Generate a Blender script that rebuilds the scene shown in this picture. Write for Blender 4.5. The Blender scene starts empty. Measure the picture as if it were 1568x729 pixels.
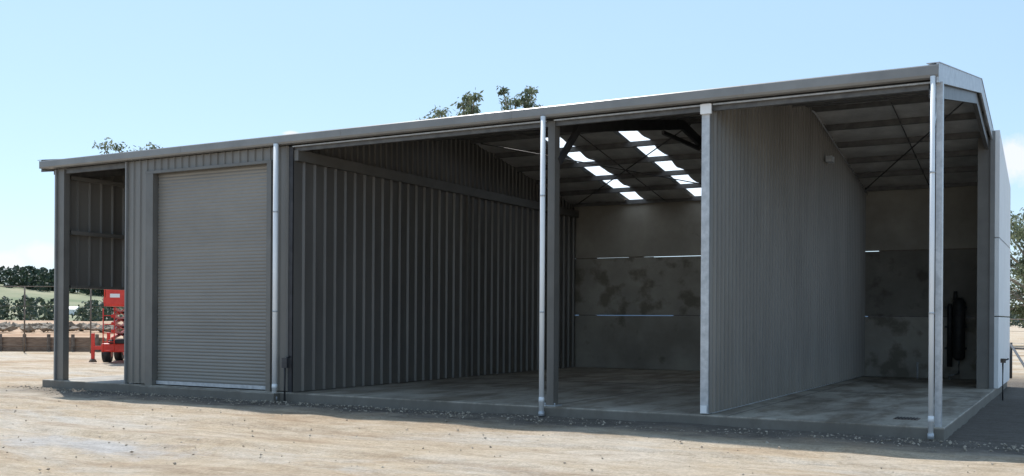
import bpy, math, random
import numpy as np
from mathutils import Vector, Matrix, noise as mnoise
random.seed(7); np.random.seed(7)
sc=bpy.context.scene
rad=math.radians
TH=math.atan(876/1562.0); F=1562.0; EYE=1.52
cT,sT=math.cos(TH),math.sin(TH)
def place(px,zc):
    u=(px-784)/F
    return (zc*(-sT+u*cT), zc*(cT+u*sT))
# ---------------------------------------------------------------- helpers
def link(o,parent=None):
    sc.collection.objects.link(o)
    if parent: o.parent=parent
    return o
def empty(name,loc=(0,0,0)):
    e=bpy.data.objects.new(name,None); e.location=loc; e.empty_display_size=.3
    sc.collection.objects.link(e); return e
def mesh(name,verts,faces,mat=None,parent=None,smooth=False,mats=None,midx=None):
    m=bpy.data.meshes.new(name); m.from_pydata([tuple(v) for v in verts],[],[tuple(f) for f in faces])
    if mat: m.materials.append(mat)
    if mats:
        for k in mats: m.materials.append(k)
        m.polygons.foreach_set('material_index',midx)
    if smooth: m.polygons.foreach_set('use_smooth',[True]*len(m.polygons))
    m.update()
    return link(bpy.data.objects.new(name,m),parent)
BF=[(0,3,2,1),(4,5,6,7),(0,1,5,4),(1,2,6,5),(2,3,7,6),(3,0,4,7)]
def boxgeo(x0,x1,y0,y1,z0,z1):
    return [(x0,y0,z0),(x1,y0,z0),(x1,y1,z0),(x0,y1,z0),(x0,y0,z1),(x1,y0,z1),(x1,y1,z1),(x0,y1,z1)]
def box(name,x0,x1,y0,y1,z0,z1,mat,parent=None,bev=0):
    o=mesh(name,boxgeo(x0,x1,y0,y1,z0,z1),BF,mat,parent)
    if bev:
        b=o.modifiers.new('b','BEVEL'); b.width=bev; b.segments=2
    return o
def beam(name,a,b,w,d,mat,parent=None,up=(0,0,1)):
    a=Vector(a);b=Vector(b);t=(b-a).normalized();up=Vector(up)
    s=t.cross(up)
    if s.length<1e-3: s=t.cross(Vector((1,0,0)))
    s.normalize();n=s.cross(t)
    vs=[]
    for p in (a,b):
        for i,j in((-1,-1),(1,-1),(1,1),(-1,1)): vs.append(p+s*(i*w/2)+n*(j*d/2))
    return mesh(name,vs,[(0,1,2,3),(7,6,5,4),(0,4,5,1),(1,5,6,2),(2,6,7,3),(3,7,4,0)],mat,parent)
def tubegeo(pts,rads,seg=10,off=0):
    vs=[];fs=[]
    pts=[Vector(p) for p in pts]
    for i,p in enumerate(pts):
        t=(pts[min(i+1,len(pts)-1)]-pts[max(i-1,0)]).normalized()
        a=t.cross(Vector((0,0,1)))
        if a.length<.05:a=t.cross(Vector((1,0,0)))
        a.normalize();b=t.cross(a)
        for k in range(seg):
            an=2*math.pi*k/seg
            vs.append(p+(a*math.cos(an)+b*math.sin(an))*rads[i])
    for i in range(len(pts)-1):
        for k in range(seg):
            q=off+i*seg
            fs.append((q+k,q+(k+1)%seg,q+seg+(k+1)%seg,q+seg+k))
    fs.append(tuple(off+k for k in range(seg))[::-1]); fs.append(tuple(off+(len(pts)-1)*seg+k for k in range(seg)))
    return vs,fs
def tube(name,pts,r,mat,parent=None,seg=12):
    rr=r if isinstance(r,(list,tuple)) else [r]*len(pts)
    v,f=tubegeo(pts,rr,seg); o=mesh(name,v,f,mat,parent,smooth=False)
    for p in o.data.polygons: p.use_smooth = len(p.vertices)==4
    return o
def sheet(name,o,u,v,n,L,vfun,pitch,depth,ribw,mat,parent=None):
    """ribbed steel cladding: ribs repeat along u and run along v"""
    o=Vector(o);u=Vector(u);v=Vector(v);n=Vector(n)
    s=ribw*.3; us=[];k=0.0
    while k<L:
        for a,d in((0,0),(pitch-ribw,0),(pitch-ribw+s,1),(pitch-s,1)):
            if k+a<=L: us.append((k+a,d*depth))
        k+=pitch
    us.append((L,0))
    vs=[];fs=[]
    for a,d in us:
        v0,v1=vfun(a)
        vs.append(o+u*a+n*d+v*v0); vs.append(o+u*a+n*d+v*v1)
    for i in range(len(us)-1): fs.append((2*i,2*i+2,2*i+3,2*i+1))
    return mesh(name,vs,fs,mat,parent)
# ---------------------------------------------------------------- materials
def new(name):
    m=bpy.data.materials.new(name);m.use_nodes=True
    nt=m.node_tree; b=nt.nodes['Principled BSDF']
    return m,nt,b
def N(nt,t,**k):
    n=nt.nodes.new(t)
    for a,v in k.items():
        if a in n.inputs.keys(): n.inputs[a].default_value=v
        else: setattr(n,a,v)
    return n
def ramp(nt,stops):
    r=nt.nodes.new('ShaderNodeValToRGB'); e=r.color_ramp.elements
    while len(e)<len(stops): e.new(.5)
    for i,(p,c) in enumerate(stops):
        e[i].position=p; e[i].color=(*c,1) if len(c)==3 else c
    return r
def noisy(name,c1,c2,scale=3,rough=.6,metal=0,bump=0,bscale=40,detail=6,lo=.35,hi=.65,stretch=None,spec=.5,dust=None):
    m,nt,b=new(name)
    g=N(nt,'ShaderNodeNewGeometry'); mp=N(nt,'ShaderNodeMapping')
    if stretch: mp.inputs['Scale'].default_value=stretch
    nt.links.new(g.outputs['Position'],mp.inputs['Vector'])
    n=N(nt,'ShaderNodeTexNoise',Scale=scale,Detail=detail,Roughness=.6)
    nt.links.new(mp.outputs[0],n.inputs['Vector'])
    r=ramp(nt,[(lo,c1),(hi,c2)]); nt.links.new(n.outputs['Fac'],r.inputs[0])
    col=r.outputs[0]
    if dust:   # wind-blown dust clinging to the bottom of the sheets
        sp=N(nt,'ShaderNodeSeparateXYZ');nt.links.new(g.outputs['Position'],sp.inputs[0])
        mr=N(nt,'ShaderNodeMapRange');mr.inputs[1].default_value=.9;mr.inputs[2].default_value=.15;mr.inputs[4].default_value=.8;nt.links.new(sp.outputs[2],mr.inputs[0])
        n4=N(nt,'ShaderNodeTexNoise',Scale=4.0,Detail=6.0);nt.links.new(g.outputs['Position'],n4.inputs['Vector'])
        ml=N(nt,'ShaderNodeMath',operation='MULTIPLY');nt.links.new(mr.outputs[0],ml.inputs[0]);nt.links.new(n4.outputs['Fac'],ml.inputs[1])
        mx=N(nt,'ShaderNodeMix',data_type='RGBA');nt.links.new(ml.outputs[0],mx.inputs[0]);nt.links.new(col,mx.inputs[6]);mx.inputs[7].default_value=(*dust,1)
        col=mx.outputs[2]
    nt.links.new(col,b.inputs['Base Color'])
    b.inputs['Roughness'].default_value=rough; b.inputs['Metallic'].default_value=metal
    b.inputs['Specular IOR Level'].default_value=spec
    if bump:
        n2=N(nt,'ShaderNodeTexNoise',Scale=bscale,Detail=5.0)
        nt.links.new(g.outputs['Position'],n2.inputs['Vector'])
        bp=N(nt,'ShaderNodeBump',Strength=bump,Distance=.02); nt.links.new(n2.outputs['Fac'],bp.inputs['Height'])
        nt.links.new(bp.outputs[0],b.inputs['Normal'])
    return m
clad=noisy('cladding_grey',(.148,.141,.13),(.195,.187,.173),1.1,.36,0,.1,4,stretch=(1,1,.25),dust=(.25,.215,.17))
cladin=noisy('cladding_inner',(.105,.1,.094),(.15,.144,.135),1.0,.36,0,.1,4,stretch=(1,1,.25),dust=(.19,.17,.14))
trim=noisy('trim_grey',(.125,.12,.111),(.155,.15,.14),2,.4,dust=(.23,.2,.16))
gutm=noisy('gutter_grey',(.19,.19,.187),(.235,.235,.23),2,.36)
doorm=noisy('roller_door_paint',(.2,.188,.168),(.24,.227,.204),1.2,.34,stretch=(.4,1,1),dust=(.28,.245,.195))
galv=noisy('galvanised_steel',(.38,.4,.42),(.54,.56,.58),9,.4,.3)
darkst=noisy('dark_steel',(.035,.035,.038),(.06,.06,.065),5,.5,.2)
purl=noisy('purlin_steel',(.085,.086,.088),(.14,.14,.14),6,.45,.2)
white=noisy('white_pvc',(.76,.77,.78),(.86,.87,.87),2.5,.35,stretch=(1,1,.4))
whitep=noisy('white_paint_wall',(.8,.8,.79),(.86,.86,.85),1.5,.6)
foil=noisy('foil_insulation',(.5,.5,.49),(.68,.68,.67),3,.35,.35,.6,12)
roofm=noisy('roof_steel',(.24,.24,.23),(.3,.3,.29),2,.4)
black=noisy('black_rubber',(.01,.01,.01),(.025,.025,.025),10,.6)
red=noisy('red_paint',(.62,.03,.018),(.74,.05,.03),4,.35)
rust=noisy('dirty_steel',(.1,.07,.05),(.2,.16,.13),8,.7)
def concrete(name,c1,c2,c3,sc1=.6,rough=.7):
    m,nt,b=new(name)
    g=N(nt,'ShaderNodeNewGeometry')
    n=N(nt,'ShaderNodeTexNoise',Scale=sc1,Detail=9.0,Roughness=.68); nt.links.new(g.outputs['Position'],n.inputs['Vector'])
    r=ramp(nt,[(.36,c1),(.5,c2),(.64,c3)]); nt.links.new(n.outputs['Fac'],r.inputs[0])
    n3=N(nt,'ShaderNodeTexNoise',Scale=25.0,Detail=6.0); nt.links.new(g.outputs['Position'],n3.inputs['Vector'])
    mx=N(nt,'ShaderNodeMix',data_type='RGBA',blend_type='MULTIPLY'); mx.inputs[0].default_value=.35
    nt.links.new(r.outputs[0],mx.inputs[6]); nt.links.new(n3.outputs['Fac'],mx.inputs[7])
    # tracked-in dirt and tyre stains
    mp=N(nt,'ShaderNodeMapping');mp.inputs['Scale'].default_value=(1.6,.5,1);nt.links.new(g.outputs['Position'],mp.inputs['Vector'])
    n5=N(nt,'ShaderNodeTexNoise',Scale=1.3,Detail=8.0,Roughness=.7,Distortion=.3);nt.links.new(mp.outputs[0],n5.inputs['Vector'])
    r5=ramp(nt,[(.44,(1,1,1)),(.6,(.52,.48,.43))]);nt.links.new(n5.outputs['Fac'],r5.inputs[0])
    m5=N(nt,'ShaderNodeMix',data_type='RGBA',blend_type='MULTIPLY');m5.inputs[0].default_value=1
    nt.links.new(mx.outputs[2],m5.inputs[6]);nt.links.new(r5.outputs[0],m5.inputs[7])
    # slab edges darker just below the top surface
    sp=N(nt,'ShaderNodeSeparateXYZ');nt.links.new(g.outputs['Position'],sp.inputs[0])
    mr=N(nt,'ShaderNodeMapRange');mr.inputs[1].default_value=.147;mr.inputs[2].default_value=.12;mr.inputs[4].default_value=.85;nt.links.new(sp.outputs[2],mr.inputs[0])
    m6=N(nt,'ShaderNodeMix',data_type='RGBA');nt.links.new(mr.outputs[0],m6.inputs[0]);nt.links.new(m5.outputs[2],m6.inputs[6]);m6.inputs[7].default_value=(.13,.118,.1,1)
    nt.links.new(m6.outputs[2],b.inputs['Base Color'])
    b.inputs['Roughness'].default_value=rough
    bp=N(nt,'ShaderNodeBump',Strength=.25,Distance=.01); nt.links.new(n3.outputs['Fac'],bp.inputs['Height']); nt.links.new(bp.outputs[0],b.inputs['Normal'])
    return m
slabm=concrete('slab_concrete',(.3,.265,.215),(.43,.385,.315),(.54,.49,.41),.9,.6)
def precast(name,dark,lo=.5):
    m,nt,b=new(name)
    g=N(nt,'ShaderNodeNewGeometry')
    n=N(nt,'ShaderNodeTexNoise',Scale=.7,Detail=8.0,Roughness=.62); nt.links.new(g.outputs['Position'],n.inputs['Vector'])
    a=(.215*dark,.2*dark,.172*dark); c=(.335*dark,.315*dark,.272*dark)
    r=ramp(nt,[(.35,a),(.65,c)]); nt.links.new(n.outputs['Fac'],r.inputs[0])
    n2=N(nt,'ShaderNodeTexNoise',Scale=1.7,Detail=7.0,Roughness=.55); nt.links.new(g.outputs['Position'],n2.inputs['Vector'])
    r2=ramp(nt,[(lo,(1,1,1)),(lo+.1,(.56,.54,.5))]); nt.links.new(n2.outputs['Fac'],r2.inputs[0])
    mx=N(nt,'ShaderNodeMix',data_type='RGBA',blend_type='MULTIPLY'); mx.inputs[0].default_value=1
    nt.links.new(r.outputs[0],mx.inputs[6]); nt.links.new(r2.outputs[0],mx.inputs[7])
    nt.links.new(mx.outputs[2],b.inputs['Base Color']); b.inputs['Roughness'].default_value=.85
    n3=N(nt,'ShaderNodeTexNoise',Scale=18.0,Detail=6.0); nt.links.new(g.outputs['Position'],n3.inputs['Vector'])
    bp=N(nt,'ShaderNodeBump',Strength=.25,Distance=.015); nt.links.new(n3.outputs['Fac'],bp.inputs['Height']); nt.links.new(bp.outputs[0],b.inputs['Normal'])
    return m
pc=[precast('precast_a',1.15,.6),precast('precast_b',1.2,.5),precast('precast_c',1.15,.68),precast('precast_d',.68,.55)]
skm=bpy.data.materials.new('skylight_fibreglass');skm.use_nodes=True
nt=skm.node_tree;nt.nodes.clear()
o=N(nt,'ShaderNodeOutputMaterial');t=N(nt,'ShaderNodeBsdfTranslucent');t.inputs[0].default_value=(.8,.86,.9,1)
d=N(nt,'ShaderNodeBsdfDiffuse');d.inputs[0].default_value=(.8,.82,.82,1)
mx=N(nt,'ShaderNodeMixShader');mx.inputs[0].default_value=.2
nt.links.new(t.outputs[0],mx.inputs[1]);nt.links.new(d.outputs[0],mx.inputs[2]);nt.links.new(mx.outputs[0],o.inputs[0])
def groundmat():
    m,nt,b=new('sandy_ground')
    g=N(nt,'ShaderNodeNewGeometry');P=g.outputs['Position']
    def no(s,d=6.,r=.6,dist=0.,stretch=None,rot=0):
        n=N(nt,'ShaderNodeTexNoise',Scale=s,Detail=d,Roughness=r,Distortion=dist)
        if stretch:
            mp=N(nt,'ShaderNodeMapping');mp.inputs['Scale'].default_value=stretch;mp.inputs['Rotation'].default_value=(0,0,rot)
            nt.links.new(P,mp.inputs['Vector']);nt.links.new(mp.outputs[0],n.inputs['Vector'])
        else: nt.links.new(P,n.inputs['Vector'])
        return n.outputs['Fac']
    def mix(f,a,c,bt='MIX'):
        x=N(nt,'ShaderNodeMix',data_type='RGBA',blend_type=bt)
        for i,v in((0,f),(6,a),(7,c)):
            if isinstance(v,(float,int)): x.inputs[i].default_value=v
            elif isinstance(v,tuple): x.inputs[i].default_value=(*v,1)
            else: nt.links.new(v,x.inputs[i])
        return x.outputs[2]
    r=ramp(nt,[(.34,(.5,.37,.25)),(.47,(.58,.475,.35)),(.62,(.63,.55,.45))]); nt.links.new(no(.35,9.,.65),r.inputs[0])
    r2=ramp(nt,[(.48,(0,0,0)),(.66,(.8,.8,.8))]); nt.links.new(no(1.0,9.,.72,.3,(.16,1.3,1),rad(-8)),r2.inputs[0])
    c=mix(r2.outputs[0],r.outputs[0],(.4,.3,.21))
    r3=ramp(nt,[(.54,(0,0,0)),(.68,(.9,.9,.9))]); nt.links.new(no(.3,8.,.7,.5,(.4,1.2,1)),r3.inputs[0])
    c=mix(r3.outputs[0],c,(.6,.57,.52))
    sp=N(nt,'ShaderNodeSeparateXYZ');nt.links.new(P,sp.inputs[0])
    # pale dried puddle at the left of the yard
    pd=N(nt,'ShaderNodeVectorMath',operation='SUBTRACT');nt.links.new(P,pd.inputs[0]);pd.inputs[1].default_value=(-10.4,8.1,0)
    pm=N(nt,'ShaderNodeVectorMath',operation='MULTIPLY');nt.links.new(pd.outputs[0],pm.inputs[0]);pm.inputs[1].default_value=(.45,1.5,0)
    pl=N(nt,'ShaderNodeVectorMath',operation='LENGTH');nt.links.new(pm.outputs[0],pl.inputs[0])
    pa=N(nt,'ShaderNodeMath',operation='MULTIPLY_ADD');nt.links.new(no(1.4,9.,.75),pa.inputs[0]);pa.inputs[1].default_value=2.6;nt.links.new(pl.outputs['Value'],pa.inputs[2])
    pr=N(nt,'ShaderNodeMapRange');nt.links.new(pa.outputs[0],pr.inputs[0]);pr.inputs[1].default_value=2.3;pr.inputs[2].default_value=1.6;pr.inputs[4].default_value=.7
    c=mix(pr.outputs[0],c,(.55,.56,.57))
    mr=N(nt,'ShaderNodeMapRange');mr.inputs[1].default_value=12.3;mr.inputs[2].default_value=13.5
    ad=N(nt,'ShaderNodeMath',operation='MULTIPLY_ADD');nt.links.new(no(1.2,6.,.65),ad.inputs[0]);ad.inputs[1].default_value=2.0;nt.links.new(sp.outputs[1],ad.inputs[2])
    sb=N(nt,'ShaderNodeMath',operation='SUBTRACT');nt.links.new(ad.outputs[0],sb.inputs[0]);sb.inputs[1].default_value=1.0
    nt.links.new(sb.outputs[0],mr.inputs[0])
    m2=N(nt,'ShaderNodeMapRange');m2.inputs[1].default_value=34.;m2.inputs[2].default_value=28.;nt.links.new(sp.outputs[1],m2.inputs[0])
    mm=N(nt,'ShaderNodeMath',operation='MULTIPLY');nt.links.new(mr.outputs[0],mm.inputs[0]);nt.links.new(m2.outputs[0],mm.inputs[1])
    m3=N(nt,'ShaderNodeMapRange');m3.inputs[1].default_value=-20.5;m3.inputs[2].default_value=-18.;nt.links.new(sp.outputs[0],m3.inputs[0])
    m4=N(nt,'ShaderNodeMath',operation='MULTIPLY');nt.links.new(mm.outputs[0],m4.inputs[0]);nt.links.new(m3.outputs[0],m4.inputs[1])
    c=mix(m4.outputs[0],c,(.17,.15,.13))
    fn=no(26.,7.,.85); rf=ramp(nt,[(.32,(.6,.58,.56)),(.62,(1.12,1.12,1.12))]); nt.links.new(fn,rf.inputs[0])
    c=mix(.85,c,rf.outputs[0],'MULTIPLY')
    mid=no(4.,8.,.8,0.,(.5,1.4,1)); rm=ramp(nt,[(.34,(.72,.69,.65)),(.58,(1.06,1.06,1.06))]); nt.links.new(mid,rm.inputs[0])
    c=mix(.9,c,rm.outputs[0],'MULTIPLY')
    nt.links.new(c,b.inputs['Base Color']); b.inputs['Roughness'].default_value=.95;b.inputs['Specular IOR Level'].default_value=.15
    b1=N(nt,'ShaderNodeBump',Strength=.5,Distance=.03);nt.links.new(fn,b1.inputs['Height'])
    b2=N(nt,'ShaderNodeBump',Strength=.65,Distance=.1);nt.links.new(mid,b2.inputs['Height']);nt.links.new(b1.outputs[0],b2.inputs['Normal'])
    nt.links.new(b2.outputs[0],b.inputs['Normal'])
    return m
gm=groundmat()
# ---------------------------------------------------------------- ground
def axis(lo,hi,fl,fh,st):
    a=list(np.arange(fl,fh,st)); x=fl; s=st
    pre=[]
    while x>lo: s*=1.22; x-=s; pre.append(x)
    post=[];x=a[-1];s=st
    while x<hi: s*=1.22; x+=s; post.append(x)
    return pre[::-1]+a+post
xs=axis(-3000,3000,-26,4,.14); ys=axis(-300,4000,5,19,.08)
V=[]
for y in ys:
    for x in xs:
        d=max(0,1-max(0,abs(x+11)-16)/20)*max(0,1-max(0,abs(y-12)-8)/20)
        z=(mnoise.noise(Vector((x*.5,y*.9,0)))*.035+mnoise.noise(Vector((x*1.1,y*3.2,3)))*.02+mnoise.noise(Vector((x*4,y*7,9)))*.009)*d
        wob=.15*math.sin(x*.35)
        for q0,sl in((9.8,.1),(11.5,.1),(11.2,.02),(7.6,-.09),(12.4,.04)):
            rr=y-(q0+sl*x+wob)
            z-=.03*math.exp(-(rr/.12)**2)*d-.014*math.exp(-((abs(rr)-.26)/.09)**2)*d
        V.append((x,y,z-.012))
nx=len(xs);Fc=[(j*nx+i,j*nx+i+1,(j+1)*nx+i+1,(j+1)*nx+i) for j in range(len(ys)-1) for i in range(nx-1)]
mesh('ground',V,Fc,gm,smooth=True)
def scatter(name,n,fpos,smin,smax,mat):
    vs=[];fs=[]
    base=[Vector(p) for p in((1,0,0),(-1,0,0),(0,1,0),(0,-1,0),(0,0,1),(0,0,-1))]
    tf=[(0,2,4),(2,1,4),(1,3,4),(3,0,4),(2,0,5),(1,2,5),(3,1,5),(0,3,5)]
    for i in range(n):
        p=Vector(fpos()); s=smin+(smax-smin)*random.random()**3
        R=Matrix.Rotation(random.random()*6.3,3,'Z')@Matrix.Rotation(random.random(),3,'X')
        k=len(vs)
        for b in base: vs.append(p+R@Vector((b.x*s*random.uniform(.7,1.3),b.y*s*random.uniform(.7,1.2),b.z*s*random.uniform(.4,.8))))
        fs+= [tuple(k+a for a in f) for f in tf]
    return mesh(name,vs,fs,mat)
stone=noisy('stones',(.24,.2,.15),(.46,.4,.32),14,.95)
scatter('gravel',2400,lambda:(random.uniform(-20,2),14.0-abs(random.gauss(0,.45)),.0),.006,.03,stone)
scatter('loose_stones',1500,lambda:(random.uniform(-24,4),random.uniform(6,13.5),-.004),.005,.025,stone)

# ---------------------------------------------------------------- shed
S=empty('storage_shed',(-10.4,20,0))
def par(o):
    o.parent=S; o.matrix_parent_inverse=Matrix.Translation((10.4,-20,0)); return o
XL,XR=-19.3,-1.66; Y0,YR,Y1=14.12,20.12,26.12
SL=.173
def R(y): return 4.78+(min(y,2*YR-y)-Y0)*SL
Z0=.15
par(box('floor_slab',-19.35,-1.55,14.06,26.3,-.2,Z0,slabm,bev=.012))
for x in (-16.75,-12.4,-7.3,-4.4):
    par(box('slab_joint',x-.006,x+.006,14.1,25.9,Z0,Z0+.003,darkst))
par(box('slab_joint',-12.3,-1.6,20.0,20.012,Z0,Z0+.004,darkst))
cs=math.cos(math.atan(SL)); sn=math.sin(math.atan(SL))
Ls=(YR-Y0)/cs
segs=[(-19.3,-10.92,0),(-10.92,-10.38,1),(-10.38,-9.05,0),(-9.05,-8.51,1),(-8.51,-1.66,0)]
par(sheet('roof_sheet_front',(XL,Y0-.04,R(Y0)),(1,0,0),(0,cs,sn),(0,0,1),XR-XL,lambda a:(0,Ls+.04),.19,.03,.06,roofm))
for a,b,k in segs:
    par(sheet('skylight' if k else 'roof_sheet_rear',(a,Y1+.1,R(Y1+.1)),(1,0,0),(0,-cs,sn),(0,0,1),b-a,lambda q:(0,Ls+.1),.19,.03,.06,skm if k else roofm))
par(beam('ridge_cap',(XL,YR-.15,R(YR)+.025),(XR,YR-.15,R(YR)+.025),.32,.01,roofm,up=(0,-sn,cs)))
par(beam('ridge_cap',(XL,YR+.15,R(YR)+.028),(XR,YR+.15,R(YR)+.028),.32,.01,roofm,up=(0,sn,cs)))
pf=[14.35,15.45,16.55,17.65,18.75,19.85]; pb=sorted(2*YR-y for y in pf)
def foilsheet(x0,x1,py):
    nxx=max(2,int((x1-x0)/.1)); vs=[];fs=[]
    yy=[]
    for i in range(len(py)-1):
        for k in range(10): yy.append((py[i]+(py[i+1]-py[i])*k/10,math.sin(math.pi*k/10)))
    yy.append((py[-1],0))
    for y,s in yy:
        for i in range(nxx+1):
            x=x0+(x1-x0)*i/nxx
            w=mnoise.noise(Vector((x*1.3,y*1.1,0)))*.045+mnoise.noise(Vector((x*5,y*3,4)))*.026+mnoise.noise(Vector((x*11,y*8,4)))*.009
            vs.append((x,y,R(y)-.045-s*(.065+w)))
    for j in range(len(yy)-1):
        for i in range(nxx):
            q=j*(nxx+1)+i; fs.append((q,q+1,q+nxx+2,q+nxx+1))
    return par(mesh('foil_insulation',vs,fs,foil,smooth=True))
foilsheet(XL+.02,XR-.02,[14.14]+pf[1:]+[YR-.03])
for a,b,k in segs:
    if not k: foilsheet(a+(.02 if a<-19 else 0),b-(.02 if b>-2 else 0),[YR+.03]+pb[1:-1]+[26.1])
for y in pf+pb:
    par(box('purlin',XL+.05,XR-.05,y-.03,y+.03,R(y)-.165,R(y)-.05,purl))
    par(box('purlin_lip',XL+.05,XR-.05,y+.0305,y+.06,R(y)-.165,R(y)-.153,purl))
par(box('skylight_head_flashing',-11.0,-8.4,YR+.02,YR+.6,R(YR)-.17,R(YR)-.165,purl))
frames=[-18.98,-16.72,-12.62,-7.27,-4.76,-1.74]
def rafter(x,m):
    for sgn in(0,1):
        ya,yb=(14.2,YR) if not sgn else (YR,26.0)
        za,zb=R(ya)-.28,R(yb)-.28
        vs=[]
        for (y,z) in((ya,za),(yb,zb)):
            for dx in(-.035,.035):
                for dz in(-.1,.1): vs.append((x+dx,y,z+dz))
        par(mesh('rafter',vs,[(0,1,3,2),(4,6,7,5),(0,4,5,1),(2,3,7,6),(0,2,6,4),(1,5,7,3)],m))
for x in frames: rafter(x,darkst if x==-7.27 else purl)
def ccol(name,x,y,w,d,z0,z1,m):
    t=.012
    par(box(name+'_web',x-w/2,x+w/2,y,y+t,z0,z1,m))
    par(box(name+'_flange',x-w/2,x-w/2+t,y+t,y+d,z0,z1,m)); par(box(name+'_flange',x+w/2-t,x+w/2,y+t,y+d,z0,z1,m))
def base(x,y,w=.22):
    par(box('base_plate',x-w/2,x+w/2,y-.03,y+.2,Z0,Z0+.015,galv))
    for i in(-1,1): par(tube('bolt',[(x+i*w*.38,y+.0,Z0+.015),(x+i*w*.38,y+.0,Z0+.05)],.012,galv,seg=6))
ccol('corner_column',-18.91,14.16,.2,.14,Z0,4.6,trim)
par(box('corner_flashing',-19.06,-19.02,14.12,14.4,Z0,4.6,gutm))
ccol('column',-7.265,14.18,.12,.17,Z0,4.6,trim); base(-7.265,14.18)
ccol('partition_column',-4.755,14.13,.115,.2,Z0+.01,4.62,galv)
par(box('cleat',-4.82,-4.66,14.08,14.12,4.46,4.6,white))
par(box('base_cleat',-4.8,-4.71,14.1,14.125,Z0+.02,Z0+.13,white))
ccol('end_column',-1.64,14.16,.075,.14,Z0,4.6,galv)
ccol('column',-12.545,14.15,.09,.25,Z0,4.6,darkst)
for x in frames[2:]:
    par(box('rear_column',x-.06,x+.06,25.72,25.93,Z0,R(25.8)-.2,trim))
par(beam('knee_brace',(-7.2,14.32,3.98),(-7.2,15.1,4.68),.05,.12,darkst))
par(beam('knee_brace',(-1.74,14.3,4.05),(-1.74,14.85,4.66),.05,.06,galv))
par(beam('knee_brace',(-7.27,25.8,3.8),(-7.27,24.9,4.65),.07,.12,darkst))
par(beam('apex_brace',(-7.27,19.0,5.2),(-7.27,21.2,5.2),.05,.08,darkst))
for a,b in(((-7.2,20.4),(-12.3,25.6)),((-12.3,20.4),(-7.2,25.6)),((-1.9,20.4),(-4.6,25.6)),((-12.3,14.5),(-7.3,19.8))):
    par(tube('brace_rod',[(a[0],a[1],R(a[1])-.185),(b[0],b[1],R(b[1])-.185)],.014,darkst,seg=6))
for x in (-9.8,-3.2,-6.0):
    for ys_ in((14.4,YR-.2),(YR+.2,25.8)):
        par(tube('purlin_bridging',[(x,ys_[0],R(ys_[0])-.15),(x,ys_[1],R(ys_[1])-.15)],.012,darkst,seg=6))
par(box('eave_purlin',XL+.1,-1.72,14.2,14.26,4.52,4.62,purl))
for a,b in((-12.49,-7.33),(-7.2,-4.83),(-4.65,-1.72)):
    par(box('eave_angle',a,b,14.125,14.16,4.585,4.605,galv))
gp=[(14.12,4.79),(14.12,4.63),(13.99,4.63),(13.97,4.66),(13.97,4.775),(13.985,4.79),(13.995,4.79),(13.995,4.77),(13.985,4.765),(13.985,4.665),(13.99,4.645),(14.1,4.645),(14.1,4.79)]
vs=[(x,y,z) for x in(-19.36,-1.64) for y,z in gp];n=len(gp)
par(mesh('gutter',vs,[(i,(i+1)%n,n+(i+1)%n,n+i) for i in range(n)],gutm))
for x in(-19.365,-1.64):
    par(box('gutter_end',x,x+.006,13.968,14.12,4.632,4.79,gutm))
for x in (-15.2,-11.3,-7.9,-4.2):
    par(box('gutter_joint',x,x+.035,13.966,13.9695,4.66,4.775,gutm))
for x,m in((XR,galv),(XL-.03,gutm)):
    for ya,yb in((13.99,YR),(YR,26.3)):
        za,zb=R(ya)+.05,R(yb)+.05
        vs=[(x,ya,za-.25),(x+.03,ya,za-.25),(x+.03,ya,za),(x,ya,za),(x,yb,zb-.25),(x+.03,yb,zb-.25),(x+.03,yb,zb),(x,yb,zb)]
        par(mesh('barge_flashing',vs,BF,m))
        vs=[(x-.12,ya,za+.002),(x+.04,ya,za+.002),(x+.04,yb,zb+.002),(x-.12,yb,zb+.002),(x-.12,ya,za+.012),(x+.04,ya,za+.012),(x+.04,yb,zb+.012),(x-.12,yb,zb+.012)]
        par(mesh('barge_cap',vs,BF,m))
def dpipe(x,y,r=.05,zb=.02):
    par(tube('downpipe',[(x,y,zb),(x,y,4.64)],r,white,seg=16))
    par(tube('downpipe_socket',[(x,y,zb+.2),(x,y,zb+.28)],r+.004,white,seg=16))
    par(tube('downpipe_shoe',[(x,y,zb-.01),(x,y,zb+.06)],r+.008,galv,seg=16))
    for z in(1.6,3.4): par(tube('bracket',[(x,y,z),(x,y,z+.025)],r+.004,galv,seg=16))
dpipe(-12.75,13.98,.046); dpipe(-7.31,13.98,.04); dpipe(-1.7,13.98,.032)
fy=14.15
par(sheet('front_cladding',(-16.82,fy,0),(1,0,0),(0,0,1),(0,-1,0),.58,lambda a:(Z0+.02,4.62),.19,.028,.05,clad))
par(sheet('front_cladding',(-12.98,fy,0),(1,0,0),(0,0,1),(0,-1,0),.385,lambda a:(Z0+.02,4.62),.19,.028,.05,clad))
par(sheet('front_cladding',(-16.24,fy,0),(1,0,0),(0,0,1),(0,-1,0),3.26,lambda a:(4.385,4.62),.19,.028,.05,clad))
par(box('cladding_corner',-16.86,-16.825,14.1,14.2,Z0,4.62,gutm))
par(box('door_jamb',-16.26,-16.06,14.1,14.3,Z0,4.33,trim)); par(box('door_jamb',-13.08,-12.975,14.1,14.3,Z0,4.33,trim))
par(box('door_head',-16.27,-12.97,14.095,14.3,4.332,4.385,trim))
nz=64; vs=[];z0d,z1d=Z0+.09,4.33
for i in range(nz*4+1):
    z=z0d+(z1d-z0d)*i/(nz*4); dd=[0,.009,.011,.005][i%4]
    for x in(-16.05,-13.09): vs.append((x,14.24-dd,z))
par(mesh('roller_door',vs,[(2*i,2*i+1,2*i+3,2*i+2) for i in range(nz*4)],doorm))
par(box('door_bottom_rail',-16.05,-13.09,14.2,14.245,Z0+.02,Z0+.088,galv))
par(box('door_threshold',-16.2,-12.7,13.9,14.058,-.1,Z0-.01,slabm,bev=.01))
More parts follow.
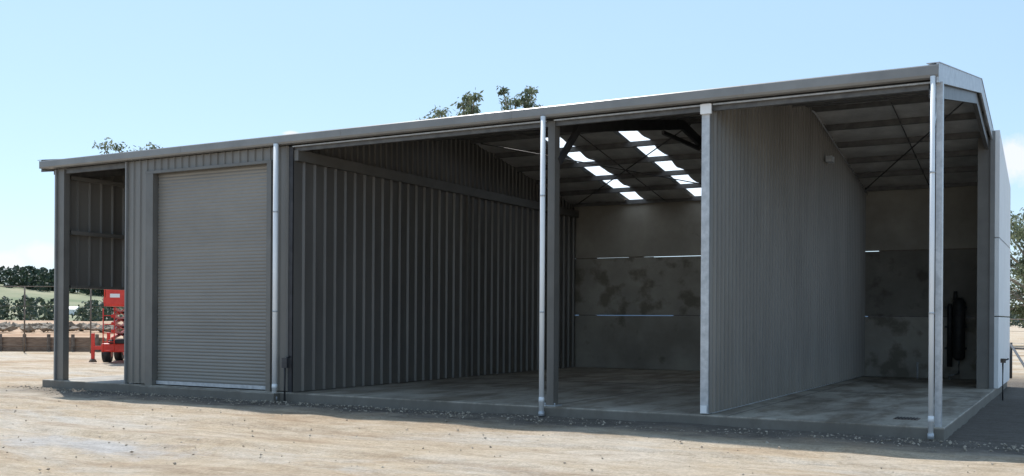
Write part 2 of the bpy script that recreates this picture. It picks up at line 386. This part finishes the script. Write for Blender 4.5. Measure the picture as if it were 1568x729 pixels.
par(tube('conduit',[(-12.52,13.99,.0),(-12.52,13.99,.75),(-12.52,14.12,.8)],.02,darkst,seg=8))
par(box('junction_box',-12.58,-12.46,13.97,14.05,.6,.78,darkst))
def ywall(name,x,y0,y1,z0,zf,nrm,pitch,depth,ribw,m):
    return par(sheet(name,(x,y0,0),(0,1,0),(0,0,1),(nrm,0,0),y1-y0,lambda a:(z0,zf(y0+a)),pitch,depth,ribw,m))
rt=lambda y:R(y)-.06
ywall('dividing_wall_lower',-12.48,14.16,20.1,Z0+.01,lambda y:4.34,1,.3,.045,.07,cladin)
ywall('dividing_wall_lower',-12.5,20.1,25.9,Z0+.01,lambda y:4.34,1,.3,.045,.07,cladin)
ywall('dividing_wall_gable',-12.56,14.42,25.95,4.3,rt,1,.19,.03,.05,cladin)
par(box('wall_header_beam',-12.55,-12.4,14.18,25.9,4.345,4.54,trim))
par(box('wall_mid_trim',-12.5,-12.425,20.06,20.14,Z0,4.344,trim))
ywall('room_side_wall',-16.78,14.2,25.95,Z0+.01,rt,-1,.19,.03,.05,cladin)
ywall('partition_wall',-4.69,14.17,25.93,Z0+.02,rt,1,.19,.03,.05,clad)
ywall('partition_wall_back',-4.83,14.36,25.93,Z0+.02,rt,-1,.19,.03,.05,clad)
par(box('partition_base_channel',-4.82,-4.7,14.35,25.9,Z0,Z0+.06,galv))
ywall('end_wall',-19.02,14.4,26.0,2.12,rt,1,.3,.04,.07,clad)
par(box('end_wall_girt',-18.975,-18.86,14.38,25.9,3.25,3.33,trim))
par(box('end_wall_girt',-18.975,-18.86,14.38,25.9,2.1,2.16,trim))
par(box('end_wall_girt',-18.975,-18.86,14.38,25.9,4.42,4.5,trim))
par(box('end_bay_column',-19.04,-18.9,20.0,20.15,Z0,5.4,trim))
par(box('end_bay_column',-19.04,-18.9,25.75,25.95,Z0,4.5,trim))
hs=[(Z0+.005,1.6),(1.622,3.19),(3.212,4.66)]
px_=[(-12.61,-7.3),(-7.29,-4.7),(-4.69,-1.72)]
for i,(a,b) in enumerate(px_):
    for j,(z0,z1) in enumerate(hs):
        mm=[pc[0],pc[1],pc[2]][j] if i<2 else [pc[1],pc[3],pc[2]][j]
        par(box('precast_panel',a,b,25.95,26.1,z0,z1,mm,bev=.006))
for a,b,z in((-12.5,-11.9,3.191),(-10.9,-10.5,3.191),(-12.4,-11.9,1.601),(-9.6,-8.9,1.601),(-7.5,-6.9,1.601),(-4.35,-1.75,3.191),(-4.6,-1.75,1.601)):
    par(box('joint_packer',a,b,25.96,26.09,z,z+.02,rust))
par(box('joint_sealant',-12.6,-10.2,26.0,26.05,3.191,3.202,rust))
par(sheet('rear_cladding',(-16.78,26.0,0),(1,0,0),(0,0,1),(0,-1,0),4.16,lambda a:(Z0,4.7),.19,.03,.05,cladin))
sy=22.72
for (z0,z1) in hs[:2]: par(box('side_precast_panel',-1.66,-1.5,sy,26.25,z0,z1,whitep,bev=.006))
vs=[(x,y,z) for x in(-1.66,-1.5) for (y,z) in((sy,3.212),(26.25,3.212),(26.25,4.6),(sy,R(sy)-.0))]
par(mesh('side_precast_panel',vs,[(0,1,2,3),(7,6,5,4),(0,4,5,1),(1,5,6,2),(2,6,7,3),(3,7,4,0)],whitep))
par(box('side_column',-1.9,-1.665,sy-.02,sy+.18,Z0,R(sy)-.1,trim)); par(box('side_column_flange',-1.665,-1.58,sy-.06,sy-.001,Z0,R(sy)-.02,gutm))
par(box('light_fitting',-4.62,-4.5,21.3,21.55,4.75,4.87,galv))
par(tube('rafter_conduit',[(-4.6,YR-.1,R(YR)-.26),(-4.6,YR+.1,R(YR)-.26),(-4.6,25.8,R(25.8)-.26)],.014,galv,seg=8))
D=empty('floor_drain',(-2.3,14.9,Z0))
def cp(o,p):
    o.parent=p; o.matrix_parent_inverse=Matrix.Translation(-Vector(p.location)); return o
cp(box('drain_frame',-2.3,-1.98,14.9,15.2,Z0,Z0+.008,rust),D)
for i in range(7): cp(box('drain_bar',-2.28+i*.042,-2.26+i*.042,14.92,15.18,Z0+.0085,Z0+.016,black),D)
Q=empty('vertical_pump_unit',(-2.55,25.6,Z0))
def q(o): return cp(o,Q)
q(tube('body',[(-2.52,25.62,.6),(-2.52,25.62,.68),(-2.52,25.62,1.95),(-2.52,25.62,2.05)],[.06,.13,.13,.06],black,seg=18))
q(tube('body_small',[(-2.72,25.66,.45),(-2.72,25.66,1.85),(-2.72,25.66,1.92)],[.06,.06,.03],black,seg=14))
q(tube('top_fitting',[(-2.6,25.62,2.0),(-2.6,25.62,2.2)],[.05,.04],black,seg=10))
for z in(.85,1.35,1.8): q(box('clamp',-2.84,-2.38,25.74,25.95,z,z+.05,darkst))
q(tube('outlet',[(-2.52,25.62,.6),(-2.52,25.62,.3),(-2.72,25.62,.24),(-2.72,25.62,Z0)],.03,galv,seg=10))
for i,(x,h) in enumerate(((-3.4,.35),(-2.12,.42),(-2.95,.5))):
    s=empty('pipe_stub',(x,25.5,Z0)); cp(tube('pipe',[(x,25.5,Z0),(x,25.5,Z0+h)],.024,galv,seg=10),s); cp(tube('cap',[(x,25.5,Z0+h),(x,25.5,Z0+h+.04)],.03,galv,seg=10),s)
T=empty('garden_tap',(-1.35,21.6,0))
cp(tube('riser',[(-1.35,21.6,0),(-1.35,21.6,.75),(-1.25,21.55,.8)],.016,darkst,seg=8),T); cp(box('valve',-1.39,-1.3,21.56,21.64,.72,.8,rust),T)

# ---------------------------------------------------------------- scissor lift
LX,LY=place(204,34.0)
E=empty('scissor_lift',(LX,LY,0))
rot=math.atan2(sT,cT)+rad(8)
E.rotation_euler=(0,0,rot)
def e(o): o.parent=E; return o
e(box('chassis',-.75,.75,-1.1,1.1,.34,.62,red,bev=.03))
e(box('chassis_tray',-.5,.5,-1.25,1.25,.62,.74,black,bev=.02))
for x in(-.62,.62):
    for y in(-.8,.8):
        e(tube('tyre',[(x-.13,y,.3),(x-.11,y,.3),(x+.11,y,.3),(x+.13,y,.3)],[.24,.3,.3,.24],black,seg=24))
        e(tube('hub',[(x-.14,y,.3),(x+.14,y,.3)],.13,red,seg=16))
for x in(-1.02,1.02):
    for y in(-1.0,1.0):
        e(box('outrigger_leg',x-.05,x+.05,y-.05,y+.05,.12,.95,red,bev=.01)); e(box('outrigger_arm',min(x,0),max(x,0),y-.06,y+.06,.42,.54,red)) 
        e(tube('foot',[(x,y,.02),(x,y,.12)],[.13,.08],rust,seg=14))
zz=.78
for k in range(4):
    for sx in(-.42,.42):
        e(beam('scissor_arm',(sx,-1.05,zz),(sx,1.05,zz+.24),.06,.09,red)); e(beam('scissor_arm',(sx+.07,1.05,zz),(sx+.07,-1.05,zz+.24),.06,.09,red))
    e(tube('pivot',[(-.5,0,zz+.12),(.5,0,zz+.12)],.04,darkst,seg=10)); zz+=.24
pz=zz+.08
e(box('platform_deck',-.62,.62,-1.3,1.3,pz,pz+.1,red,bev=.01))
for z in(.55,1.1):
    for x in(-.6,.6): e(tube('guard_rail',[(x,-1.28,pz+z),(x,1.28,pz+z)],.022,red,seg=8))
    for y in(-1.28,1.28): e(tube('guard_rail',[(-.6,y,pz+z),(.6,y,pz+z)],.022,red,seg=8))
for x in(-.6,0,.6):
    for y in(-1.28,-.64,0,.64,1.28):
        if x==0 and abs(y)<1: continue
        e(tube('rail_post',[(x,y,pz+.1),(x,y,pz+1.1)],.02,red,seg=8))
e(box('toe_board',-.63,.63,-1.32,-1.305,pz+.1,pz+.28,red)); 
e(box('side_panel',-.55,.45,-1.345,-1.32,pz+.05,pz+.9,red,bev=.005)); e(box('label',-.42,-.12,-1.352,-1.346,pz+.28,pz+.4,white))
e(box('control_box',-.78,-.64,-.9,-.4,pz+.6,pz+.95,white,bev=.02))
for k in range(5): e(tube('ladder_rung',[(-.62,-1.36,.4+k*.28),(-.28,-1.36,.4+k*.28)],.014,red,seg=6))
for x in(-.62,-.28): e(tube('ladder_rail',[(x,-1.36,.35),(x,-1.36,1.75)],.018,red,seg=6))

# ---------------------------------------------------------------- trees
def leafmat(name,a,b_,c,tr=.3):
    m,nt,b=new(name)
    g=N(nt,'ShaderNodeNewGeometry')
    n=N(nt,'ShaderNodeTexNoise',Scale=1.1,Detail=4.0); nt.links.new(g.outputs['Position'],n.inputs['Vector'])
    r=ramp(nt,[(.35,a),(.5,b_),(.65,c)]); nt.links.new(n.outputs['Fac'],r.inputs[0])
    nt.links.new(r.outputs[0],b.inputs['Base Color']); b.inputs['Roughness'].default_value=.6
    t=N(nt,'ShaderNodeBsdfTranslucent');nt.links.new(r.outputs[0],t.inputs[0])
    mx=N(nt,'ShaderNodeMixShader');mx.inputs[0].default_value=tr
    nt.links.new(b.outputs[0],mx.inputs[1]);nt.links.new(t.outputs[0],mx.inputs[2]);nt.links.new(mx.outputs[0],nt.nodes['Material Output'].inputs[0])
    return m
gum=leafmat('gum_leaves',(.09,.11,.06),(.14,.17,.095),(.21,.23,.14),.45)
pine=leafmat('dark_foliage',(.02,.035,.025),(.035,.06,.035),(.06,.085,.05),.2)
bark=noisy('bark',(.2,.16,.12),(.4,.36,.3),6,.9)
def tree(name,px,zc,h,cr,clumps,per,ls,seed,leaf=gum,low=.45,cf=.27):
    rnd=random.Random(seed); X,Y=place(px,zc)
    vs=[];fs=[];mi=[]
    def add(pts,rs,seg=7):
        v,f=tubegeo([Vector(p) for p in pts],rs,seg,len(vs)); vs.extend(v);fs.extend(f);mi.extend([0]*len(f))
    tp=[Vector((0,0,0)),Vector((rnd.uniform(-.3,.3),rnd.uniform(-.3,.3),h*.3)),Vector((rnd.uniform(-.5,.5),rnd.uniform(-.5,.5),h*.6)),Vector((rnd.uniform(-.4,.4),0,h*.88))]
    add(tp,[h*.03,h*.022,h*.014,h*.004])
    tips=[]
    for i in range(clumps):
        t=low+(1-low)*(i+rnd.random())/clumps; an=rnd.uniform(0,6.28); rr=cr*math.sqrt(rnd.random())*(1-.3*max(0,(t-.7)/.3))
        tip=Vector((math.cos(an)*rr,math.sin(an)*rr,h*t))
        s=t*.62+.05; st=tp[1].lerp(tp[3],max(0,min(1,(s-.3)/.62)))
        mid=st.lerp(tip,.55)+Vector((rnd.uniform(-.2,.2),rnd.uniform(-.2,.2),rnd.uniform(-.1,.35)))
        add([st,mid,tip],[h*.009,h*.005,h*.0015],5); tips.append(tip)
        if rnd.random()<.6: tips.append(mid.lerp(tip,.6))
    for tip in tips:
        cs_=rnd.uniform(.45,1.0)*cr*cf
        for k in range(per):
            d=Vector((rnd.gauss(0,1),rnd.gauss(0,1),rnd.gauss(-.15,.6)))*cs_*.55
            p=tip+d; a=Vector((rnd.gauss(0,1),rnd.gauss(0,1),rnd.gauss(-.9,.8))).normalized(); b=a.cross(Vector((rnd.gauss(0,1),rnd.gauss(0,1),rnd.gauss(0,1)))).normalized()
            l=ls*rnd.uniform(.6,1.4); q0=len(vs)
            vs.extend([p,p+a*l*.5+b*l*.17,p+a*l,p+a*l*.5-b*l*.17]); fs.append((q0,q0+1,q0+2,q0+3)); mi.append(1)
    o=mesh(name,vs,fs,None,None,mats=[bark,leaf],midx=mi); o.location=(X,Y,0); return o
tree('gum_tree',702,48,12.1,1.9,46,85,.22,23,cf=.22)
tree('gum_tree',804,48,12.35,1.7,48,90,.22,5,cf=.22)
tree('gum_tree',202,60,11.75,2.5,52,75,.25,8,cf=.22)
tree('gum_tree',1580,62,8.7,3.4,60,150,.28,11,low=.15)
tree('gum_tree',1640,80,9.5,4.2,40,120,.36,12,low=.2)
def mass(name,items,leaf):
    vs=[];fs=[];rnd=random.Random(4)
    for (x,y,z,w,h,cnt) in items:
        for k in range(cnt):
            t=rnd.random(); wid=w*math.sqrt(max(.02,1-(2*t-1)**2))*.5
            p=Vector((x+rnd.gauss(0,.5)*wid,y+rnd.gauss(0,.5)*wid,z+h*t))
            a=Vector((rnd.gauss(0,1),rnd.gauss(0,1),rnd.gauss(0,1))).normalized(); b=a.cross(Vector((rnd.gauss(0,1),rnd.gauss(0,1),rnd.gauss(0,1)))).normalized()
            l=h*.16*rnd.uniform(.5,1.3);q0=len(vs)
            vs.extend([p-a*l*.5,p+b*l*.4,p+a*l*.5,p-b*l*.4]);fs.append((q0,q0+1,q0+2,q0+3))
    return mesh(name,vs,fs,leaf)
hc=place(-330,480)
def hillz(x,y):
    dx,dy=x-hc[0],y-hc[1]
    lat=dx*cT+dy*sT; dep=-dx*sT+dy*cT
    return 22*math.exp(-(lat/200)**2-(dep/170)**2)+mnoise.noise(Vector((x*.012,y*.012,0)))*1.5-1.2
vs=[];fs=[];n=70
for j in range(n+1):
    for i in range(n+1):
        x=hc[0]-450+900*i/n;y=hc[1]-400+800*j/n
        vs.append((x,y,hillz(x,y)))
fs=[(j*(n+1)+i,j*(n+1)+i+1,(j+1)*(n+1)+i+1,(j+1)*(n+1)+i) for j in range(n) for i in range(n)]
grassm=noisy('hill_grass',(.15,.18,.09),(.31,.29,.18),.03,.95,detail=8)
mesh('hill',vs,fs,grassm,smooth=True)
rnd=random.Random(2); items=[]
for i in range(140):
    px=rnd.uniform(-120,300); zc=rnd.uniform(450,520); x,y=place(px,zc); h=rnd.uniform(5,11)
    items.append((x,y,hillz(x,y)-.5,h*rnd.uniform(.7,1.3),h,180))
for i in range(30):
    px=rnd.uniform(-60,260); zc=rnd.uniform(150,330); x,y=place(px,zc); h=rnd.uniform(2.5,6)
    items.append((x,y,max(0,hillz(x,y))-.3,h*rnd.uniform(.8,1.3),h,200))
for i in range(60):
    px=rnd.uniform(1500,1800); zc=rnd.uniform(220,400); x,y=place(px,zc); h=rnd.uniform(3,6)
    items.append((x,y,-.3,h*rnd.uniform(.8,1.5),h,120))
mass('distant_trees',items,pine)
for px,zc,w_,h_ in((112,300,2.6,1.8),):
    x,y=place(px,zc); z=max(0,hillz(x,y))-.3; B=empty('farm_building',(x,y,z)); B.rotation_euler=(0,0,TH)
    mesh('walls',boxgeo(-w_/2,w_/2,-2,2,0,h_),BF,whitep,B)
    mesh('roof',[(-w_/2-.3,-2.3,h_+.01),(w_/2+.3,-2.3,h_+.01),(w_/2+.3,2.3,h_+.01),(-w_/2-.3,2.3,h_+.01),(-w_/2-.3,0,h_+.9),(w_/2+.3,0,h_+.9)],[(0,1,5,4),(2,3,4,5),(0,4,3),(1,2,5),(0,3,2,1)],galv,B)
vs=[];fs=[];cnt=90
blue=noisy('hazed_range',(.12,.19,.27),(.16,.23,.31),.004,1.)  # aerial haze painted into the hills' base colour as blue
for i in range(cnt+1):
    px=-1500+i*5000/cnt; zc=2300; x,y=place(px,zc); hh=30+22*mnoise.noise(Vector((i*.23,0,0)))+8*mnoise.noise(Vector((i*.9,2,0)))
    vs+= [(x,y,-5),(x,y,hh),(x*1.15,y*1.15,-5)]
for i in range(cnt): fs+=[(3*i,3*i+3,3*i+4,3*i+1),(3*i+1,3*i+4,3*i+5,3*i+2)]
mesh('distant_hills',vs,fs,blue,smooth=True)
soil=noisy('orange_soil',(.34,.2,.11),(.5,.35,.23),.25,.95,0,.4,3)
def lpt(px,zc,z): x,y=place(px,zc); return (x,y,z)
vs=[];fs=[]
cols=30
rows=[(43.3,-.1),(43.5,.55),(50,.62),(60,.8),(75,1.0),(100,1.0),(115,-.2)]
for i in range(cols+1):
    px=-900+i*1750/cols
    for zc,z in rows:
        vs.append(lpt(px,zc,z+(mnoise.noise(Vector((i*.7,zc*.2,0)))*.18 if z>.56 else 0)))
k=len(rows)
for i in range(cols):
    for j in range(k-1): fs.append((i*k+j,(i+1)*k+j,(i+1)*k+j+1,i*k+j+1))
mesh('dirt_embankment',vs,fs,soil,smooth=False)
timb=noisy('timber_sleepers',(.17,.11,.075),(.3,.21,.15),3,.85,stretch=(1,1,6))
W=empty('retaining_wall')
for k in range(3):
    a=lpt(-700,43.1,.1+k*.2);b=lpt(160,43.1,.1+k*.2)
    beam('sleeper',a,b,.12,.185,timb,W)
for i in range(24):
    x,y=place(-700+i*37,43.0); box('wall_post',x-.05,x+.05,y-.12,y-.02,0,.72,rust,W)
rk=noisy('rocks',(.14,.12,.09),(.34,.28,.22),2,.9)
def rp():
    px=random.uniform(-200,200); zc=random.gauss(62,1.6) if random.random()<.6 else random.gauss(52,1)
    x,y=place(px,zc); return (x,y,.85)
scatter('rock_pile',700,rp,.12,.4,rk)
def fence(name,p0,p1,n,h,wires,m):
    Fn=empty(name); p0=Vector((*p0,0));p1=Vector((*p1,0))
    for i in range(n+1):
        p=p0.lerp(p1,i/n); tube('post',[p,p+Vector((0,0,h))],.03,m,Fn,8)
    for k in range(wires):
        z=.3+(h-.32)*k/(wires-1); tube('wire',[p0+Vector((0,0,z)),p1+Vector((0,0,z))],.006 if k<wires-1 else .016,m,Fn,5)
fence('wire_fence',place(-260,42),place(190,41),9,2.7,4,rust)
fence('wire_fence',place(1500,38),place(1700,33),5,1.6,4,rust)
def stay():
    a=place(1548,27);b=place(1590,23)
    X=empty('fence_gate'); tube('stay',[(a[0],a[1],.9),(b[0],b[1],.02)],.03,darkst,X,8); tube('stay_post',[(a[0],a[1],0),(a[0],a[1],.95)],.04,darkst,X,8); tube('rail',[(a[0],a[1],.8),(b[0]+1,b[1]+2,.8)],.025,darkst,X,8)
stay()
# ---------------------------------------------------------------- sun, sky
kx,ky=.56,.36
sd=Vector((kx,-ky,-1)).normalized()
L=bpy.data.lights.new('sun','SUN');L.energy=5.0;L.angle=rad(.53);L.color=(1,.97,.92)
lo=bpy.data.objects.new('sun',L);lo.rotation_euler=sd.to_track_quat('-Z','Y').to_euler();lo.location=(-20,10,30);sc.collection.objects.link(lo)
w=bpy.data.worlds.new('World');sc.world=w;w.use_nodes=True;nt=w.node_tree;nt.nodes.clear()
out=N(nt,'ShaderNodeOutputWorld');bg=N(nt,'ShaderNodeBackground');bg.inputs['Strength'].default_value=.15
sky=N(nt,'ShaderNodeTexSky',sky_type='NISHITA');sky.sun_disc=False
sky.sun_elevation=math.asin(-sd.z);sky.sun_rotation=math.atan2(-sd.x,-sd.y)%(2*math.pi)
sky.altitude=300;sky.air_density=1.0;sky.dust_density=.6;sky.ozone_density=1.5
tc=N(nt,'ShaderNodeTexCoord')
hn=N(nt,'ShaderNodeTexNoise',Scale=2.2,Detail=5.0,Roughness=.5);nt.links.new(tc.outputs['Generated'],hn.inputs['Vector'])
hm=N(nt,'ShaderNodeMapRange');hm.inputs[1].default_value=.3;hm.inputs[2].default_value=.7;hm.inputs[3].default_value=.45;hm.inputs[4].default_value=.55;nt.links.new(hn.outputs['Fac'],hm.inputs[0])
hx=N(nt,'ShaderNodeMix',data_type='RGBA');nt.links.new(hm.outputs[0],hx.inputs[0]);nt.links.new(sky.outputs[0],hx.inputs[6]);hx.inputs[7].default_value=(4.3,6.3,8.6,1)
def cloud(px,py,r,col,sy):
    d=Vector((*place(px,1.0),(487+.006*(px-784)-py)/F)).normalized()
    sb=N(nt,'ShaderNodeVectorMath',operation='SUBTRACT');nt.links.new(tc.outputs['Generated'],sb.inputs[0]);sb.inputs[1].default_value=d
    ml=N(nt,'ShaderNodeVectorMath',operation='MULTIPLY');nt.links.new(sb.outputs[0],ml.inputs[0]);ml.inputs[1].default_value=(1,1,sy)
    ln=N(nt,'ShaderNodeVectorMath',operation='LENGTH');nt.links.new(ml.outputs[0],ln.inputs[0])
    nn=N(nt,'ShaderNodeTexNoise',Scale=28.0,Detail=7.0,Roughness=.6);nt.links.new(tc.outputs['Generated'],nn.inputs['Vector'])
    a=N(nt,'ShaderNodeMath',operation='MULTIPLY_ADD');nt.links.new(nn.outputs['Fac'],a.inputs[0]);a.inputs[1].default_value=r*1.9;nt.links.new(ln.outputs['Value'],a.inputs[2])
    mr=N(nt,'ShaderNodeMapRange');nt.links.new(a.outputs[0],mr.inputs[0]);mr.inputs[1].default_value=r*1.9;mr.inputs[2].default_value=r*1.35;mr.inputs[3].default_value=0;mr.inputs[4].default_value=.85
    mx=N(nt,'ShaderNodeMix',data_type='RGBA');nt.links.new(mr.outputs[0],mx.inputs[0]);nt.links.new(col,mx.inputs[6]);mx.inputs[7].default_value=(6.6,6.7,6.8,1)
    return mx.outputs[2]
c=hx.outputs[2]
c=cloud(1562,250,.035,c,1.3);c=cloud(62,388,.02,c,1.6);c=cloud(10,402,.018,c,2.0);c=cloud(445,205,.009,c,3.0)
nt.links.new(c,bg.inputs[0]);nt.links.new(bg.outputs[0],out.inputs[0])
# ---------------------------------------------------------------- camera
cam=bpy.data.cameras.new('camera');cam.lens=36*F/1568;cam.sensor_width=36;cam.shift_y=122.5/1568;cam.clip_end=12000
co=bpy.data.objects.new('camera',cam)
co.matrix_world=Matrix.Translation((0,0,EYE))@Matrix.Rotation(TH,4,'Z')@Matrix.Rotation(rad(90),4,'X')@Matrix.Rotation(math.atan(.006),4,'Z')
sc.collection.objects.link(co);sc.camera=co
sc.view_settings.view_transform='Standard';sc.view_settings.look='None';sc.view_settings.exposure=0
